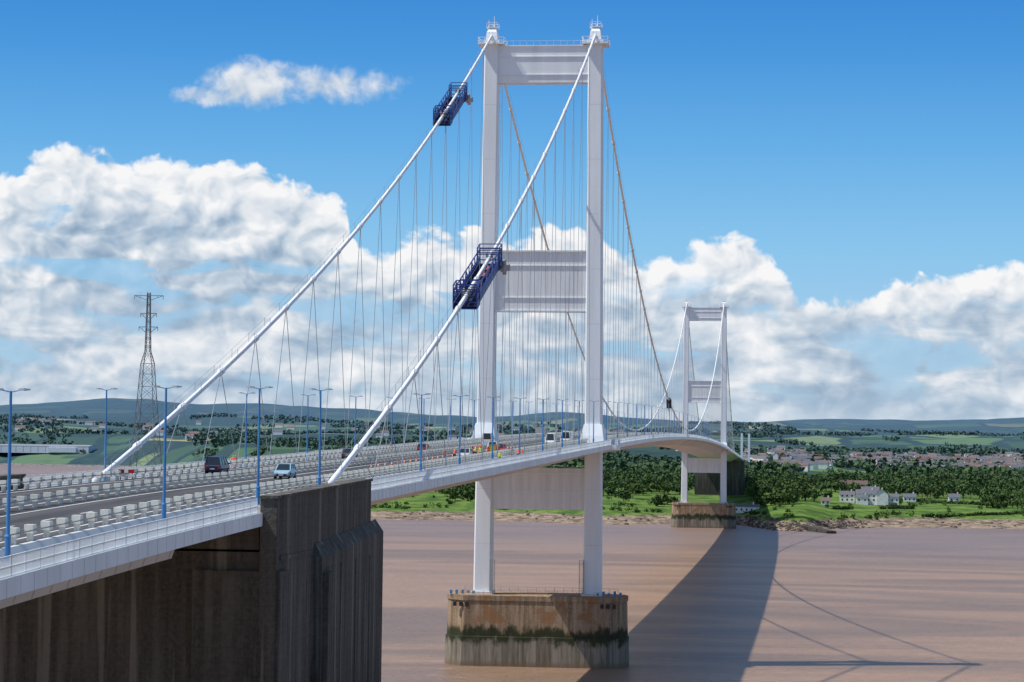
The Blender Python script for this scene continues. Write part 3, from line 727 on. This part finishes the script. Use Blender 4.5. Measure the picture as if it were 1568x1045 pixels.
# scattered foreshore rocks
rk=MB()
for _ in range(420):
    a_=random.uniform(-1.4,1.6) if random.random()<.7 else random.uniform(-9,6);r_=shv(a_)+random.uniform(2,55);X,Y,Z=at(a_,r_)
    s_=random.uniform(.4,1.6);n_=6
    r0=[(X+math.cos(q*math.pi/3)*s_*random.uniform(.8,1.4),Y+math.sin(q*math.pi/3)*s_,Z-.5) for q in range(n_)]
    r1=[(X+math.cos(q*math.pi/3)*s_*random.uniform(.3,.8),Y+math.sin(q*math.pi/3)*s_*.6,Z+s_*random.uniform(.4,.8)) for q in range(n_)]
    rk.loft([r0,r1],0)
rk.obj('foreshore_rocks',[mat('dark_rock',(.10,.08,.065),.9,.2,.4,.5)])
m=MB();n=0
while n<560:
    a_=random.choice([random.gauss(1.2,1.0),random.gauss(4.2,1.2),random.uniform(-1,6.5)]);r_=random.uniform(2900,4300)
    if a_>7 or a_<-1.2: continue
    X,Y,Z=at(a_,r_)
    if mn.noise(Vector((X/200,Y/300,21)))<-.1: continue
    gable(m,X,Y,Z+1.5,random.uniform(8,16),7,5.5,2.8,random.choice([0,.3,-.4,1.5]),random.choice([0,0,0,3]),random.choice([1,1,4]),False);n+=1
for _ in range(60):
    a_=random.uniform(-20,-4);r_=random.uniform(5400,7500);X,Y,Z=at(a_,r_);gable(m,X,Y,Z+1,random.uniform(12,26),10,7,4,0,0,random.choice([1,4]),False)
m.obj('distant_village_houses',[M_wall,M_roof,M_win,M_brick,M_tile])
X,Y,Z=at(-17.3,5300);m=MB();gable(m,0,0,0,230,60,13,3,0,0,1,False)
for k in range(14): m.box(-105+k*16,-30.1,6,.6,.3,12,1)
m.box(60,-33,5,60,6,10,0)
m.obj('industrial_warehouse',[mat('warehouse_cladding',(.62,.66,.72),.6),M_rail],loc=(X,Y,max(Z,4)))
m=MB()
for ox in(0,8): m.box(ox,0,25,2.4,2.4,80,0)
m.box(4,0,24,60,4,2.4,0);m.obj('cable_stayed_bridge_pylon',[M_white],loc=(*at(-1.22,2750)[:2],2))
# ------------------------------------------------------------ world
sunv=Vector((-82.5,-24,136)).normalized();el=math.asin(sunv.z);azs_=math.atan2(sunv.x,sunv.y)
w=bpy.data.worlds.new('World');scene.world=w;w.use_nodes=True
nt=NT(w.node_tree);bg=w.node_tree.nodes['Background'];STR=.12
dirv=nt.new('ShaderNodeTexCoord').outputs['Generated'];dx,dy,dz=nt.sep(dirv)
sky=nt.new('ShaderNodeTexSky',sky_type='NISHITA');sky.sun_disc=False;sky.sun_elevation=el;sky.sun_rotation=azs_;sky.air_density=1.0;sky.dust_density=.6;sky.ozone_density=1.5
deg=180/math.pi
u=nt.m('MULTIPLY',nt.m('ARCTAN2',dx,dy),deg);v=nt.m('MULTIPLY',nt.m('ARCSINE',dz),deg)
lowsky=nt.ramp(nt.m('DIVIDE',v,12.0),[(0,(.52,.68,.80)),(.2,(.38,.62,.83)),(.4,(.25,.55,.84)),(.58,(.14,.43,.80)),(.75,(.075,.32,.73)),(.95,(.035,.22,.64))])
s10=nt.vmul(lowsky,(1/STR,)*3)
base=nt.mix(nt.ss(v,11,22),s10,sky.outputs[0])
prof=[(-400,330),(-200,300),(0,268),(60,250),(120,232),(210,228),(270,242),(340,246),(410,266),(480,272),(525,305),(545,368),(570,385),(620,362),(700,348),(740,340),(800,350),(850,342),(900,365),(940,378),(1000,378),(1050,368),(1130,366),(1180,400),(1215,445),(1260,448),(1320,440),(1370,425),(1430,415),(1490,400),(1568,402),(1800,420)]
pts=[px(a_,b_,0) for a_,b_ in prof];u0,u1=pts[0][0],pts[-1][0]
fc=nt.new('ShaderNodeFloatCurve');cm=fc.mapping;cv=cm.curves[0]
cv.points[0].location=(0,pts[0][1]/10);cv.points[1].location=(1,pts[-1][1]/10)
for a_,b_ in pts[1:-1]: cv.points.new((a_-u0)/(u1-u0),b_/10)
for q in cv.points:q.handle_type='AUTO_CLAMPED'
cm.update()
nt.l.new(nt.m('DIVIDE',nt.m('SUBTRACT',u,u0),u1-u0,None,True),fc.inputs['Value'])
top=nt.m('MULTIPLY',fc.outputs[0],10.0)
wn=nt.vmul(nt.noise(nt.comb(u,nt.m('MULTIPLY',v,1.25)),.8,2,.5,0,True,'2D'),(.9,.9,0))
def field(uu,vv):
    P=nt.comb(uu,nt.m('MULTIPLY',vv,1.25),0)
    ad=nt.new('ShaderNodeVectorMath',operation='ADD');nt.l.new(P,ad.inputs[0]);nt.l.new(wn,ad.inputs[1])
    vr=nt.new('ShaderNodeTexVoronoi',feature='SMOOTH_F1',voronoi_dimensions='2D');nt.l.new(ad.outputs[0],vr.inputs['Vector'])
    vr.inputs['Scale'].default_value=.95;vr.inputs['Detail'].default_value=1.8;vr.inputs['Roughness'].default_value=.45;vr.inputs['Lacunarity'].default_value=2.4;vr.inputs['Smoothness'].default_value=.4
    fb=nt.noise(P,.5,4,.5,dim='2D')
    return nt.m('ADD',nt.m('MULTIPLY',nt.m('SUBTRACT',.5,vr.outputs['Distance']),1.05),nt.m('MULTIPLY',nt.m('SUBTRACT',fb,.5),2.0))
F0=field(u,v);F1=field(nt.m('ADD',u,-.16),nt.m('ADD',v,.22))
fine=nt.m('SUBTRACT',nt.noise(nt.comb(u,v),2.6,5,.55,.3,dim='2D'),.5)
dd=nt.m('SUBTRACT',top,v)
hh=nt.m('ADD',nt.m('ADD',nt.m('MULTIPLY',dd,1.4),nt.m('MULTIPLY',F0,.75)),nt.m('MULTIPLY',fine,.75))
alpha=nt.ss(hh,-.05,.34)
s=nt.m('SUBTRACT',F0,F1)
low=nt.ss(v,4.2,2.4)
st=nt.noise(nt.comb(nt.m('MULTIPLY',u,.36),nt.m('MULTIPLY',v,1.15)),1,6,.52,.4,dim='2D')
st2=nt.noise(nt.comb(nt.m('ADD',nt.m('MULTIPLY',u,.28),40.0),nt.m('MULTIPLY',v,.7)),1,3,.5,dim='2D')
bC=nt.m('ADD',.76,nt.m('MULTIPLY',s,.58))
bC=nt.m('ADD',bC,nt.m('MULTIPLY',fine,.14))
bC=nt.m('SUBTRACT',bC,nt.m('MULTIPLY',nt.ss(dd,.6,2.4),nt.ss(st2,.38,.62,.0,.36)))
bC=nt.m('ADD',bC,nt.ss(hh,1.5,.2,0,.20))
bL=nt.m('ADD',nt.m('ADD',nt.ss(st,.34,.66,.28,.84,'LINEAR'),nt.m('MULTIPLY',s,.28)),nt.m('MULTIPLY',fine,.10))
mixb=nt.new('ShaderNodeMix',data_type='FLOAT');nt.l.new(nt.m('MULTIPLY',low,.8),mixb.inputs[0]);nt.l.new(bC,mixb.inputs[2]);nt.l.new(bL,mixb.inputs[3])
ccol=nt.ramp(mixb.outputs[0],[(0,(.22,.34,.49)),(.35,(.37,.49,.63)),(.6,(.57,.66,.76)),(.82,(.79,.83,.88)),(1,(.96,.96,.97))])
gap=nt.m('MULTIPLY',nt.ss(st,.50,.40),nt.m('MULTIPLY',nt.ss(v,.9,1.8),nt.ss(dd,.7,1.4)))
gap=nt.m('MULTIPLY',gap,nt.ss(st2,.42,.56))
alpha=nt.m('MULTIPLY',alpha,nt.m('SUBTRACT',1.0,nt.m('MULTIPLY',gap,.75)))
def ell(cx,cy,rx,ry):
    a_,b_=px(cx,cy,0);rx/=66.23;ry/=66.23
    q1=nt.m('POWER',nt.m('ABSOLUTE',nt.m('DIVIDE',nt.m('SUBTRACT',u,a_),rx)),2.0);q2=nt.m('POWER',nt.m('ABSOLUTE',nt.m('DIVIDE',nt.m('SUBTRACT',v,b_),ry)),2.0)
    return nt.m('SUBTRACT',1.0,nt.m('ADD',q1,q2))
e=nt.m('MAXIMUM',nt.m('MAXIMUM',ell(375,132,82,46),nt.m('MULTIPLY',ell(495,134,140,32),.66)),nt.m('MULTIPLY',ell(325,153,75,18),.8))
hl=nt.m('ADD',nt.m('ADD',e,nt.m('MULTIPLY',F0,.35)),nt.m('MULTIPLY',fine,1.1));al=nt.ss(hl,.0,1.0,0,.92)
lc=nt.ramp(nt.m('ADD',.74,nt.m('ADD',nt.m('MULTIPLY',s,.5),nt.m('MULTIPLY',fine,.4))),[(0,(.45,.56,.70)),(.6,(.66,.74,.83)),(1,(.95,.96,.98))])
col=nt.mix(alpha,base,nt.vmul(ccol,(.97/STR,)*3))
col=nt.mix(al,col,nt.vmul(lc,(.90/STR,)*3))
col=nt.mix(nt.ss(v,1.6,.3,0,.6),col,tuple(q/STR for q in(.55,.66,.77)))
nt.l.new(col,bg.inputs['Color']);bg.inputs['Strength'].default_value=STR
# ------------------------------------------------------------ sun + camera
L=bpy.data.lights.new('sun','SUN');L.energy=4.2;L.angle=R(.53);L.color=(1,.965,.91)
so=bpy.data.objects.new('sun',L);scene.collection.objects.link(so);so.rotation_euler=sunv.to_track_quat('Z','Y').to_euler()
cam=bpy.data.cameras.new('camera');co=bpy.data.objects.new('camera',cam);scene.collection.objects.link(co)
cam.sensor_width=36;cam.lens=3795/1568*36;cam.clip_start=.5;cam.clip_end=60000
co.matrix_world=Matrix.Translation((0,0,EYE))@Matrix.Rotation(R(6.54),4,'Z')@Matrix.Rotation(R(92.5),4,'X')@Matrix.Rotation(R(.7),4,'Z')
scene.camera=co
scene.view_settings.view_transform='Standard';scene.view_settings.look='None';scene.view_settings.exposure=0
